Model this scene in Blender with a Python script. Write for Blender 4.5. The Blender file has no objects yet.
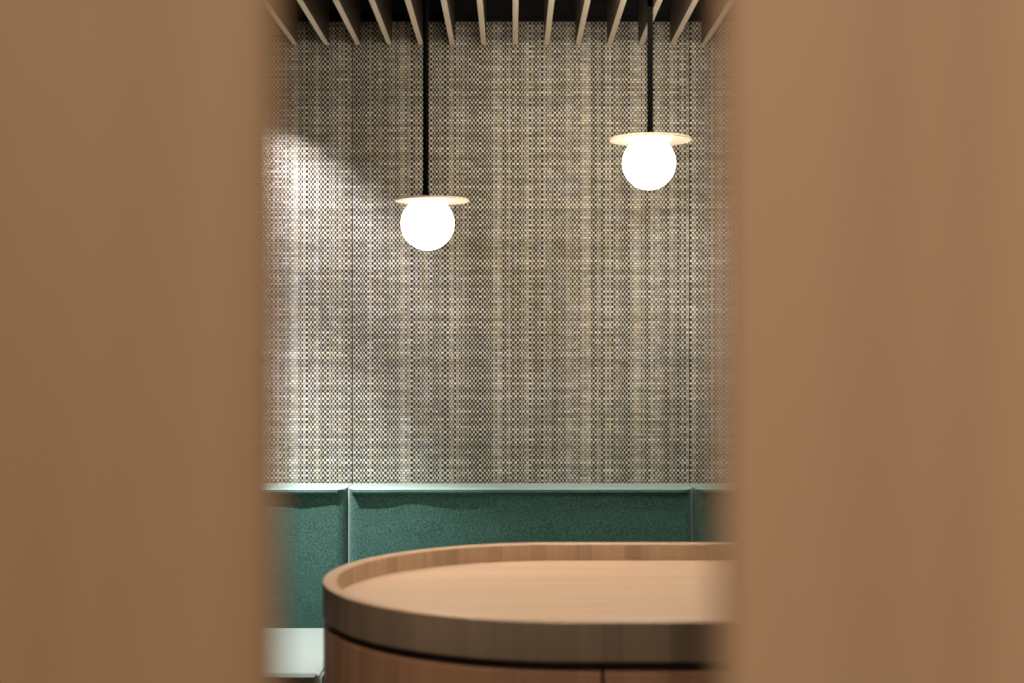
import bpy, bmesh, math, random
from mathutils import Vector, noise
random.seed(4)
S = bpy.context.scene
C = S.collection
F = 50.0; FP = F/36*1024; EYE = 1.30; HY = 348.0; WALL = 4.60
def X(px, d): return (px-512)/FP*d
def Z(py, d): return EYE+(HY-py)/FP*d

# ---------------------------------------------------------------- node helper
class N:
    def __init__(s, name):
        s.m = bpy.data.materials.new(name); s.m.use_nodes = True
        s.t = s.m.node_tree; s.n = s.t.nodes; s.l = s.t.links
        s.b = s.n['Principled BSDF']
    def add(s, ty, **k):
        n = s.n.new(ty)
        for a, v in k.items(): setattr(n, a, v)
        return n
    def put(s, sock, v):
        if isinstance(v, bpy.types.NodeSocket): s.l.new(v, sock)
        else: sock.default_value = v
    def math(s, op, a, b=0.0, c=0.0):
        n = s.add('ShaderNodeMath', operation=op)
        s.put(n.inputs[0], a); s.put(n.inputs[1], b); s.put(n.inputs[2], c)
        return n.outputs[0]
    def mix(s, f, a, b, mode='MIX'):
        n = s.add('ShaderNodeMix', data_type='RGBA', blend_type=mode)
        s.put(n.inputs[0], f); s.put(n.inputs[6], a); s.put(n.inputs[7], b)
        return n.outputs[2]
    def coord(s): return s.add('ShaderNodeTexCoord').outputs['Object']
    def xyz(s, v):
        n = s.add('ShaderNodeSeparateXYZ'); s.put(n.inputs[0], v); return n.outputs
    def vec(s, x, y, z):
        n = s.add('ShaderNodeCombineXYZ')
        for i, v in enumerate((x, y, z)): s.put(n.inputs[i], v)
        return n.outputs[0]
    def noise(s, v, scale=1.0, detail=3.0, rough=.5, dist=0.0):
        n = s.add('ShaderNodeTexNoise'); s.put(n.inputs['Vector'], v)
        n.inputs['Scale'].default_value = scale; n.inputs['Detail'].default_value = detail
        n.inputs['Roughness'].default_value = rough; n.inputs['Distortion'].default_value = dist
        return n.outputs['Fac']
    def rng(s, v, a, b, c, d):
        n = s.add('ShaderNodeMapRange'); s.put(n.inputs[0], v)
        for i, q in enumerate((a, b, c, d)): n.inputs[i+1].default_value = q
        return n.outputs[0]
    def bump(s, h, st, dist=.001):
        n = s.add('ShaderNodeBump'); n.inputs['Strength'].default_value = st
        n.inputs['Distance'].default_value = dist; s.put(n.inputs['Height'], h)
        s.l.new(n.outputs[0], s.b.inputs['Normal'])

def plain(name, col, rough=.6, metal=0.0, emit=None, es=0.0):
    k = N(name); c = k.coord(); f = k.noise(c, 9.0, 3)
    a = tuple(v*.93 for v in col)+(1,); b = tuple(min(1, v*1.07) for v in col)+(1,)
    k.put(k.b.inputs['Base Color'], k.mix(f, a, b))
    k.b.inputs['Roughness'].default_value = rough; k.b.inputs['Metallic'].default_value = metal
    if rough >= 1: k.b.inputs['Specular IOR Level'].default_value = 0
    if emit:
        k.b.inputs['Emission Color'].default_value = emit+(1,); k.b.inputs['Emission Strength'].default_value = es
    return k.m

def wood(name, dark, light, scl, rough=.5, contrast=1.0, polar=False, fine=1.0):
    """scl: per-axis frequency of the grain"""
    k = N(name); p = k.coord(); x, y, z = k.xyz(p)
    if polar:
        arc = k.math('MULTIPLY', k.math('ARCTAN2', x, k.math('MULTIPLY', y, -1.0)), .5)
        left = k.math('LESS_THAN', x, 0.0)
        x = k.math('ADD', k.math('MULTIPLY', arc, left), k.math('MULTIPLY', k.math('MULTIPLY', x, 1.0), k.math('SUBTRACT', 1.0, left))); y = 0.0
    v = k.vec(k.math('MULTIPLY', x, scl[0]), k.math('MULTIPLY', y, scl[1]) if not polar else 0.0, k.math('MULTIPLY', z, scl[2]))
    a = k.noise(v, 1.0, 4, .55, .6)
    b = k.noise(v, 6.0, 3, .6)
    f = k.math('ADD', k.math('MULTIPLY', a, .7), k.math('MULTIPLY', b, .3*fine))
    f = k.rng(f, .5-.22/contrast, .5+.22/contrast, 0, 1)
    if polar:   # staves of slightly different tone
        w = k.add('ShaderNodeTexWhiteNoise', noise_dimensions='1D')
        k.put(w.inputs['W'], k.math('FLOOR', k.math('MULTIPLY', x, 26.0)))
        f = k.math('ADD', k.math('MULTIPLY', f, .55), k.math('MULTIPLY', w.outputs['Value'], .45))
    k.put(k.b.inputs['Base Color'], k.mix(f, dark+(1,), light+(1,)))
    k.b.inputs['Roughness'].default_value = rough
    k.b.inputs['Specular IOR Level'].default_value = .3
    k.bump(b, .15, .0006)
    return k.m

def weave():
    k = N('woven_wall_fabric'); p = k.coord(); x, y, z = k.xyz(p)
    xw = k.math('ADD', x, k.math('MULTIPLY', k.noise(k.vec(k.math('MULTIPLY', x, 45.0), 1.7, 0.0), 1.0, 1), .011))
    u = k.math('DIVIDE', xw, .00668); v = k.math('DIVIDE', z, .00826)
    i = k.math('FLOOR', u); j = k.math('FLOOR', v)
    fu = k.math('SUBTRACT', u, i); fv = k.math('SUBTRACT', v, j)
    par = k.math('MODULO', k.math('ABSOLUTE', k.math('ADD', i, j)), 2.0)      # 1 / 0 checker
    def wn(val, off):
        w = k.add('ShaderNodeTexWhiteNoise', noise_dimensions='1D'); k.put(w.inputs['W'], k.math('ADD', val, off)); return w.outputs['Value']
    col = wn(i, 3.3); row = wn(j, 71.7)
    jit = k.add('ShaderNodeTexWhiteNoise', noise_dimensions='2D'); k.put(jit.inputs['Vector'], k.vec(i, j, 0.0)); jit = jit.outputs['Value']
    band = k.noise(k.vec(k.math('MULTIPLY', x, 24.0), 0.0, k.math('MULTIPLY', z, .5)), 1.0, 3, .6)
    band2 = k.noise(k.vec(k.math('MULTIPLY', x, .3), 5.0, k.math('MULTIPLY', z, 14.0)), 1.0, 3, .6)
    # hole mask, round-ish inside its cell
    du = k.math('ABSOLUTE', k.math('SUBTRACT', fu, .5)); dv = k.math('ABSOLUTE', k.math('SUBTRACT', fv, .5))
    shape = k.math('MULTIPLY', k.rng(du, .36, .5, 1, .3), k.rng(dv, .3, .5, 1, .2))
    st = k.math('ADD', k.rng(col, .1, .8, .6, 1.45), k.rng(band, .3, .7, -.2, .2))
    st = k.math('MULTIPLY', st, k.rng(jit, 0, 1, .8, 1.15))
    hole = k.math('MULTIPLY', k.math('MULTIPLY', par, shape), st)
    hole = k.math('MAXIMUM', k.math('MINIMUM', hole, .97), 0.0)
    # thread brightness: rows alternate, columns vary
    br = k.math('ADD', k.rng(row, 0, 1, .85, 1.3), k.rng(col, 0, 1, .1, -.1))
    br = k.math('MULTIPLY', br, k.rng(dv, .15, .5, 1.12, .42))
    br = k.math('MULTIPLY', br, k.rng(band, .3, .7, 1.06, .94))
    br = k.math('MULTIPLY', br, k.rng(band2, .3, .7, 1.06, .94))
    hue = k.noise(k.vec(k.math('MULTIPLY', x, 40.0), 2.0, k.math('MULTIPLY', z, 9.0)), 1.0, 2)
    seg = k.add('ShaderNodeTexWhiteNoise', noise_dimensions='2D'); k.put(seg.inputs['Vector'], k.vec(k.math('FLOOR', k.math('ADD', k.math('DIVIDE', i, 5.0), k.math('MULTIPLY', j, .37))), j, 0.0))
    br = k.math('MULTIPLY', br, k.rng(seg.outputs['Value'], .0, 1, .82, 1.25))
    th = k.mix(k.rng(hue, .35, .65, 0, 1), (.445, .415, .325, 1), (.48, .47, .435, 1))
    bw = k.vec(br, br, br)
    th = k.mix(1.0, th, bw, 'MULTIPLY')
    k.put(k.b.inputs['Base Color'], k.mix(hole, th, (.010, .007, .005, 1)))
    k.b.inputs['Roughness'].default_value = .85
    k.b.inputs['Specular IOR Level'].default_value = .15
    k.bump(hole, -.35, .001)
    return k.m

def velvet(name, base, light, sheen=.8, rough=.9):
    k = N(name); p = k.coord()
    a = k.noise(p, 210.0, 2, .8); b = k.noise(p, 14.0, 3)
    f = k.math('ADD', k.math('MULTIPLY', k.rng(a, .38, .62, 0, 1), .75), k.math('MULTIPLY', b, .25))
    k.put(k.b.inputs['Base Color'], k.mix(f, base+(1,), light+(1,)))
    k.b.inputs['Roughness'].default_value = rough
    k.b.inputs['Specular IOR Level'].default_value = .1
    k.b.inputs['Sheen Weight'].default_value = sheen
    k.b.inputs['Sheen Roughness'].default_value = .45
    k.b.inputs['Sheen Tint'].default_value = (.80, .97, .90, 1)
    k.bump(a, .5, .0015)
    return k.m

M = dict(
    weave=weave(),
    green=velvet('green_velvet', (.016, .058, .048), (.072, .168, .138), .35),
    lit_ledge=velvet('green_velvet_top_lit', (.17, .255, .225), (.29, .39, .355)),  # same green on the backrest tops, paled to carry the strong overhead light
    mint=velvet('lit_pale_upholstery', (.17, .20, .18), (.195, .23, .205), .5),  # seat colour bleached towards mint, strong downlight painted in
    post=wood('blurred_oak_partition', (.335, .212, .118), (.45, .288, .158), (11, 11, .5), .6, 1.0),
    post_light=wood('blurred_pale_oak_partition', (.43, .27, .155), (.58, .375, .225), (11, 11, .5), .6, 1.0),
    slat=wood('oak_slat', (.66, .56, .44), (.82, .72, .58), (20, 1.2, 20), .55),
    top=wood('table_top_oak', (.48, .32, .21), (.62, .43, .29), (1.6, 24, 24), .45, .9),
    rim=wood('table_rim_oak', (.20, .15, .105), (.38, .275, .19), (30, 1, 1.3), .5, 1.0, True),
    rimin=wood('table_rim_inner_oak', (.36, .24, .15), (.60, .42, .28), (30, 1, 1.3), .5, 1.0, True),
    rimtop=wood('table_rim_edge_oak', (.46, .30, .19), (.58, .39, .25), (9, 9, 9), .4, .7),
    drum=wood('table_drum_oak', (.36, .19, .105), (.60, .34, .20), (34, 1, 1.0), .5, 1.0, True),
    black=plain('black_shadow_gap', (.008, .008, .010), .6),
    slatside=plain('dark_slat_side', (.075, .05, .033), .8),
    rod=plain('black_lamp_rod', (.003, .003, .003), 1.0),
    disc=plain('satin_cream_metal_disc', (.80, .69, .56), .45, .1),
    glow=plain('lit_opal_glass', (.9, .88, .82), .3, 0, (1.0, .955, .87), 3.2),
    dark=plain('dark_ceiling_paint', (.012, .013, .016), .9),
    wall=plain('warm_plaster', (.42, .36, .29), .9),
    floor=wood('oak_floor', (.15, .09, .055), (.24, .15, .09), (6, .6, 6), .5),
    base=plain('dark_plinth', (.02, .022, .020), .7),
)

# ---------------------------------------------------------------- object helpers
def obj(name, bm, m, parent=None, smooth=True, kind=None):
    me = bpy.data.meshes.new(name); bm.normal_update(); bm.to_mesh(me); bm.free()
    me.materials.append(m)
    if smooth:
        for p in me.polygons: p.use_smooth = True
    o = bpy.data.objects.new(name, me); C.objects.link(o)
    if parent: o.parent = parent
    if kind: o['kind'] = kind
    if smooth:
        me.set_sharp_from_angle(angle=math.radians(38)) if hasattr(me, 'set_sharp_from_angle') else None
    return o
def thing(name, label, cat, loc, group=None):
    o = bpy.data.objects.new(name, None); C.objects.link(o); o.location = loc
    o.empty_display_size = .1
    tag(o, label, cat, group); return o
def tag(o, label, cat, group=None):
    o['label'] = label; o['category'] = cat
    if group: o['group'] = group
def box(x0, x1, y0, y1, z0, z1, bev=0, seg=2, bm=None):
    b2 = bmesh.new(); bmesh.ops.create_cube(b2, size=1)
    for v in b2.verts:
        v.co = Vector(((x0+x1)/2+v.co.x*(x1-x0), (y0+y1)/2+v.co.y*(y1-y0), (z0+z1)/2+v.co.z*(z1-z0)))
    if bev: bmesh.ops.bevel(b2, geom=b2.edges[:], offset=bev, segments=seg, profile=.5, affect='EDGES')
    return b2
def lathe(prof, seg=128, a0=0.0, a1=2*math.pi, close_prof=False):
    """prof: list of (r, z)"""
    bm = bmesh.new(); full = abs(a1-a0-2*math.pi) < 1e-6
    n = seg if full else seg+1; rings = []
    for i in range(n):
        a = a0+(a1-a0)*i/seg; s, c = math.sin(a), -math.cos(a)   # angle 0 faces the camera (-y)
        rings.append([bm.verts.new((r*s, r*c, z)) for r, z in prof])
    m = len(prof)
    for i in range(seg):
        A = rings[i]; B = rings[(i+1) % n]
        for j in range(m if close_prof else m-1):
            q = (A[j], B[j], B[(j+1) % m], A[(j+1) % m])
            bm.faces.new(q)
    if not full and close_prof:
        bm.faces.new(rings[0]); bm.faces.new(list(reversed(rings[-1])))
    bmesh.ops.remove_doubles(bm, verts=bm.verts[:], dist=1e-5)
    bmesh.ops.recalc_face_normals(bm, faces=bm.faces[:])
    return bm

LEN = .66
def stadium(prof, path=None, seg=72, close_prof=False):
    """prof (r, z) swept along a racetrack; path is a list of (cx, angle) stations, None = all the way round"""
    full = path is None
    if full:
        path = [(0, -math.pi*k/seg) for k in range(seg+1)] + [(LEN, math.pi-math.pi*k/seg) for k in range(seg+1)]
    bm = bmesh.new(); m = len(prof)
    rings = [[bm.verts.new((cx+r*math.sin(a), -r*math.cos(a), z)) for r, z in prof] for cx, a in path]
    n = len(rings)
    for i in range(n if full else n-1):
        A = rings[i]; B = rings[(i+1) % n]
        for j in range(m if close_prof else m-1):
            bm.faces.new((A[j], B[j], B[(j+1) % m], A[(j+1) % m]))
    if not full and close_prof:
        bm.faces.new(rings[0]); bm.faces.new(list(reversed(rings[-1])))
    bmesh.ops.remove_doubles(bm, verts=bm.verts[:], dist=1e-5)
    bmesh.ops.recalc_face_normals(bm, faces=bm.faces[:])
    return bm

# ---------------------------------------------------------------- the room
CEIL = EYE+(HY-45)/FP*WALL+.20; RX = 2.4; YB = -2.2
obj('floor', box(-RX, RX, YB, WALL+.1, -.05, 0), M['floor'], smooth=False, kind='structure')
obj('ceiling', box(-RX, RX, YB, WALL+.1, CEIL, CEIL+.05), M['dark'], smooth=False, kind='structure')
obj('wall_back', box(-RX, RX, WALL+.045, WALL+.1, 0, CEIL), M['dark'], smooth=False, kind='structure')
obj('wall_left', box(-RX-.05, -RX, YB, WALL+.1, 0, CEIL), M['wall'], smooth=False, kind='structure')
obj('wall_right', box(RX, RX+.05, YB, WALL+.1, 0, CEIL), M['wall'], smooth=False, kind='structure')
obj('wall_front', box(-RX, RX, YB-.05, YB, 0, CEIL), M['wall'], smooth=False, kind='structure')

# woven fabric wall panels
SL, SR = X(352.5, WALL), X(689.5, WALL); WT = Z(21.5, WALL)
g = .0013
for a, b, lab in ((SL-1.09, SL, 'woven black and beige fabric wall panel, the left one, washed by a bright spotlight patch'),
                  (SL, SR, 'wide woven beige fabric wall panel in the middle, behind both pendant lamps'),
                  (SR, SR+1.09, 'woven fabric wall panel right of the right seam, mostly behind the right wooden partition')):
    o = obj('fabric_panel', box(a+g, b-g, WALL, WALL+.03, .0, WT, .0014, 2), M['weave'])
    tag(o, lab, 'fabric panel', 'woven fabric panels along the back wall')

# ---------------------------------------------------------------- ceiling slats
SB = Z(45, WALL); PITCH = 31.4/FP*WALL
ordn = ['first', 'second', 'third', 'fourth', 'fifth', 'sixth', 'seventh', 'eighth', 'ninth', 'tenth', 'eleventh', 'twelfth', 'thirteenth', 'fourteenth']
for n, i in enumerate(range(-7, 7)):
    x = X(515.2, WALL)+i*PITCH
    if n == 0: o = slat0 = obj('timber_slat', box(-.0085, .0085, .95-WALL, -.002, 0, .20, .001, 1), M['slat'])
    if n == 0:
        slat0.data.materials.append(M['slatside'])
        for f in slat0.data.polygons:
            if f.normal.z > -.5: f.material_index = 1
    else: o = slat0.copy(); C.objects.link(o)
    o.location = (x, WALL, SB)
    lab = 'narrow oak ceiling slat running towards the fabric wall, %s from the left' % ordn[n]
    if n == 0: lab = 'leftmost narrow oak ceiling slat, blurred against the left wooden partition'
    if n == 13: lab = 'rightmost narrow oak ceiling slat, blurred against the right wooden partition'
    tag(o, lab, 'slat', 'oak slats across the dark ceiling')

# ---------------------------------------------------------------- pendant lamps
DL = 3.70
def pendant(px_globe, py_globe, px_rod, off, drad, label, rodtop):
    gx, gz = X(px_globe, DL), Z(py_globe, DL); rr = 26.6/FP*DL
    t = thing('pendant_lamp', label, 'pendant lamp', (gx, DL, gz-rr), 'globe pendant lamps above the table')
    zd = 2*rr-.0125
    prof = [(max(1e-5, rr*math.sin(math.pi*k/40)), rr-rr*math.cos(math.pi*k/40)) for k in range(41)]
    prof = [p if 0 < i < 40 else (0, p[1]) for i, p in enumerate(prof)]
    prof = [p for p in prof if p[1] < zd+.001]
    obj('globe', lathe(prof, 64), M['glow'], t)
    
    h = .0055
    d = obj('disc', lathe([(0, 0), (drad-.002, 0), (drad, .002), (drad, h-.002), (drad-.002, h), (0, h)], 96), M['disc'], t)
    d.location = (off[0], off[1], zd)
    c = obj('socket_cap', lathe([(0, 0), (.022, 0), (.022, .006), (.019, .009), (.0095, .010), (.0095, .022), (0, .022)], 40), M['rod'], t)
    rx = X(px_rod, DL)-gx
    c.location = (rx, 0, zd+h-.0005)
    obj('rod', lathe([(0, zd+h+.02), (.0078, zd+h+.02), (.0078, rodtop-(gz-rr)), (0, rodtop-(gz-rr))], 24), M['rod'], t).location = (rx, 0, 0)
    b = obj('screw', lathe([(0, 0), (.0045, 0), (.0045, .008), (.003, .010), (0, .010)], 20), M['disc'], t)
    b.location = (rx+.024, -.01, zd+h-.0005)
    L = bpy.data.lights.new('globe_light', 'POINT'); L.energy = 4.5; L.color = (1, .80, .58); L.shadow_soft_size = .08
    lo = bpy.data.objects.new('globe_light', L); C.objects.link(lo); lo.location = (gx, DL-.02, gz-rr-.09)
    return t
pendant(427.6, 223.5, 425.8, (.0115, 0), .097, 'lower left glowing globe pendant lamp with thin disc on a black rod', CEIL)
pendant(649, 163, 650.2, (.004, -.006), .107, 'higher right glowing globe pendant lamp with thin disc on a black rod', CEIL)

# ---------------------------------------------------------------- banquette
BT = EYE-.440          # backrest top
ST = EYE-.867          # seat top
YF = 4.425             # backrest front
def backrest_bm(w, amp, seed):
    bm = bmesh.new(); nx = 120; r = .032
    h = BT-ST+.03
    # profile along front/top: parameter list of (depth_forward_fraction, z), forward positive towards the camera
    zs = [-.03+(h)*k/60 for k in range(61)]
    T = WALL-YF
    xs = [w*(.5-.5*math.cos(math.pi*i/nx))*.35+w*i/nx*.65 for i in range(nx+1)]
    cols = []
    for x in xs:
        e = min(x, w-x)
        rd = r-math.sqrt(max(0, r*r-(r-e)**2)) if e < r else 0.0       # plan rounding at both ends
        fade = min(1, max(0, (e-.010)/.02))
        n1 = noise.noise((x*7+seed, 0, seed)); n2 = noise.noise((x*22+seed, 3, 0))
        lip = (.0112+amp*(n1*.0036+n2*.0010))*fade
        col = []
        for z in zs:
            zt = (BT-ST)-z                                             # distance below the top
            f = 0.0
            if zt < .016: f = lip*(1 if zt > .003 else .8) * (1 if zt < .010 else max(0, 1-(zt-.010)/.006))
            else: f = .013*min(1, (zt-.016)/.33)**1.0 + .003*math.sin(min(1, zt/.43)*math.pi)
            f += .0012*noise.noise((x*9, z*9, seed))*(1 if zt > .02 else 0)
            y = -(f-rd)
            col.append(bm.verts.new((x, YF+y, ST+z)))
        dz = .0015*noise.noise((x*6, 1, seed))
        col.append(bm.verts.new((x, YF-lip*.6+rd+.004, BT+.002+dz)))
        for q in (.3, .6, 1.0): col.append(bm.verts.new((x, YF+rd*(1-q)+T*q-.003, BT+.003+dz*(1-q))))
        col.append(bm.verts.new((x, WALL-.003, ST-.03)))
        cols.append(col)
    m = len(cols[0])
    for i in range(nx):
        for j in range(m):
            bm.faces.new((cols[i][j], cols[i+1][j], cols[i+1][(j+1) % m], cols[i][(j+1) % m]))
    bm.faces.new(cols[0]); bm.faces.new(list(reversed(cols[-1])))
    bmesh.ops.recalc_face_normals(bm, faces=bm.faces[:])
    return bm
SD = 325/FP                                  # seat front edge
YS = .867/SD
mods = ((X(347, YF)-1.086, X(347, YF)-.0015, 'green velvet banquette section on the left with its seat showing, coloured pale for strong light', 1.7),
        (X(347, YF), X(693.5, YF), 'green velvet banquette section in the middle, behind the round wooden table', 4.2),
        (X(693.5, YF)+.0015, X(693.5, YF)+1.086, 'green velvet banquette section on the right, mostly behind the right wooden partition', 8.1))
for a, b, lab, sd in mods:
    t = thing('banquette', lab, 'bench', (a, (YS+WALL)/2, 0), 'green velvet banquette sections along the wall')
    inv = Vector(t.location)*-1
    def ad(name, bm, m, smooth=True, dx=0):
        bmesh.ops.translate(bm, verts=bm.verts[:], vec=inv+Vector((dx, 0, 0)))
        return obj(name, bm, m, t, smooth)
    bk = ad('backrest', backrest_bm(b-a, 1.0, sd), M['green'], True, a)
    bk.data.materials.append(M['lit_ledge'])
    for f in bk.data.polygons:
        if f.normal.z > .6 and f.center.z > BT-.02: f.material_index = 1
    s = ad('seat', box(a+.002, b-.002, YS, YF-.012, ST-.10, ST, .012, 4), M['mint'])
    s['label'] = 'seat pad, coloured pale for strong light'
    p = bmesh.new()
    pts = 40
    ring = []
    for i in range(pts+1):
        x = a+.012+(b-a-.024)*i/pts
        ring.append([p.verts.new((x, YS-.002+.004*math.cos(q*math.pi/4), ST-.011+.004*math.sin(q*math.pi/4))) for q in range(8)])
    for i in range(pts):
        for q in range(8): p.faces.new((ring[i][q], ring[i+1][q], ring[i+1][(q+1) % 8], ring[i][(q+1) % 8]))
    p.faces.new(ring[0]); p.faces.new(ring[-1][::-1])
    bmesh.ops.recalc_face_normals(p, faces=p.faces[:])
    bmesh.ops.translate(p, verts=p.verts[:], vec=inv)
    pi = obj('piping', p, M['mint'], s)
    ad('base', box(a+.004, b-.004, YS+.03, WALL-.02, .0, ST-.102, .004, 2), M['base'])

# ---------------------------------------------------------------- round table
R = .50; TD = R/.1708; TX = X(567.5, TD); HR = 194/FP*(TD+R); TZ = EYE-HR
t = thing('oblong_table', 'wooden drum table with round end, raised rim and black shadow gap', 'table', (TX, TD, 0))
rw = .027; rec = .040; rh = .068
rp = [(R-rw, TZ-rec-.004), (R-rw, TZ-.003), (R-rw+.003, TZ), (R-.004, TZ), (R-.001, TZ-.0015), (R, TZ-.005), (R, TZ-rh), (R-.003, TZ-rh-.002), (R-rw, TZ-rh-.002)]
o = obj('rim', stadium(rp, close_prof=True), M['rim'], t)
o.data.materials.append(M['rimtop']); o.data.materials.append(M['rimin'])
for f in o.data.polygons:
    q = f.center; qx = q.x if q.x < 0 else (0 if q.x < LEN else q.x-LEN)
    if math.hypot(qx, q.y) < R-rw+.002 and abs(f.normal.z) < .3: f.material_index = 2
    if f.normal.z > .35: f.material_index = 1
obj('tabletop', stadium([(0, TZ-rec), (R-rw+.001, TZ-rec), (R-rw+.001, TZ-rec-.022), (0, TZ-rec-.022)]), M['top'], t)
obj('shadow_gap_band', stadium([(0, TZ-rec-.024), (R-.016, TZ-rec-.024), (R-.016, TZ-rh-.05), (0, TZ-rh-.05)]), M['black'], t)
z1 = TZ-rh-.002-.017; rr = R-.002; gx = X(603, TD-R)-TX; hg = .0035
pp = [(rr-.025, .06), (rr, .06), (rr, z1-.002), (rr-.002, z1), (rr-.025, z1)]
gb = LEN-gx
pi = math.pi
arcL = [(gx-hg, 0)] + [(0, -pi*k/72) for k in range(73)] + [(gx-hg, -pi)]
arcR = [(gb+hg, pi)] + [(LEN, pi-pi*k/72) for k in range(73)] + [(gb+hg, 0)]
for pth in (arcL, arcR, [(gx+hg, 0), (gb-hg, 0)], [(gx+hg, pi), (gb-hg, pi)]):
    obj('side_panel', stadium(pp, pth, close_prof=True), M['drum'], t)
obj('plinth', stadium([(0, 0), (R-.035, 0), (R-.035, z1-.01), (0, z1-.01)]), M['black'], t)

# ---------------------------------------------------------------- foreground partitions
PD = .55
def part(x0, x1, lab, PD=PD, mat='post'):
    bm = box(x0, x1, PD, PD+.02, .0, CEIL-.001)
    ed = [e for e in bm.edges if abs(e.verts[0].co.z-e.verts[1].co.z) > 1]
    bmesh.ops.bevel(bm, geom=ed, offset=.006, segments=4, profile=.5, affect='EDGES')
    o = obj('wooden_screen', bm, M[mat]); tag(o, lab, 'screen', 'wooden partition boards framing the view')
    return o
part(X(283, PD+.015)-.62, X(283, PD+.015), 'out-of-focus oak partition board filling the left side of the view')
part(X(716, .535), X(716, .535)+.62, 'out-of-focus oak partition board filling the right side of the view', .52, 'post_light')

# ---------------------------------------------------------------- light
def lamp(kind, name, loc, energy, col, target=None, **k):
    L = bpy.data.lights.new(name, kind); L.energy = energy; L.color = col
    for a, v in k.items(): setattr(L, a, v)
    o = bpy.data.objects.new(name, L); C.objects.link(o); o.location = loc
    if target: o.rotation_euler = (Vector(target)-Vector(loc)).to_track_quat('-Z', 'Y').to_euler()
    return o
e = .285
lx = X(255, WALL)
CW = (1.0, .935, .98)
lamp('SPOT', 'wall_spot', (lx, WALL-e, SB-.012), 66, CW, (lx, WALL-e, 0), spot_size=math.radians(100), spot_blend=.5, shadow_soft_size=.012)
lamp('SPOT', 'bench_spot', (lx+.05, WALL-.45, SB-.012), 410, (1.0, .965, .985), (lx+.15, WALL-.40, 0), spot_size=math.radians(56), spot_blend=1.0, shadow_soft_size=.010)
lamp('SPOT', 'bench_spot', (.62, WALL-.40, SB-.012), 42, (1.0, .965, .92), (.62, WALL-.36, 0), spot_size=math.radians(80), spot_blend=1.0, shadow_soft_size=.02)
lamp('AREA', 'room_fill', (.0, -1.2, 2.4), 54, (1.0, .84, .68), (.1, .6, 1.2), size=1.4)  # added fill behind the camera, brightens the partition boards
lamp('AREA', 'booth_fill', (.25, 3.75, 2.25), 13.5, (1.0, .86, .70), (.15, 4.6, 1.3), size=.8)  # unseen fill added below the slats, evens out the upper wall
lamp('SPOT', 'table_spot', (.15, 2.9, 2.25), 70, (1.0, .90, .78), (.15, 2.95, 0), spot_size=math.radians(60), spot_blend=.6, shadow_soft_size=.08)
lamp('SPOT', 'table_front_fill', (-.45, 1.2, 2.2), 48, (1.0, .84, .68), (-.1, 2.4, .45), spot_size=math.radians(36), spot_blend=.7, shadow_soft_size=.1)  # added to lift the dark table front, stands for no known fitting

W = bpy.data.worlds.new('w'); S.world = W; W.use_nodes = True
W.node_tree.nodes['Background'].inputs[0].default_value = (1, .85, .7, 1)
W.node_tree.nodes['Background'].inputs[1].default_value = .02

# ---------------------------------------------------------------- camera
cd = bpy.data.cameras.new('camera'); cam = bpy.data.objects.new('camera', cd); C.objects.link(cam)
cam.location = (0, 0, EYE); cam.rotation_euler = (math.radians(90), 0, 0)
cd.lens = F; cd.sensor_width = 36; cd.sensor_fit = 'HORIZONTAL'; cd.shift_y = (HY-341.5)/1024; cd.clip_start = .02
cd.dof.use_dof = True; cd.dof.focus_distance = WALL-.05; cd.dof.aperture_fstop = 2.3
S.camera = cam
S.view_settings.view_transform = 'Standard'
S.view_settings.look = 'None'
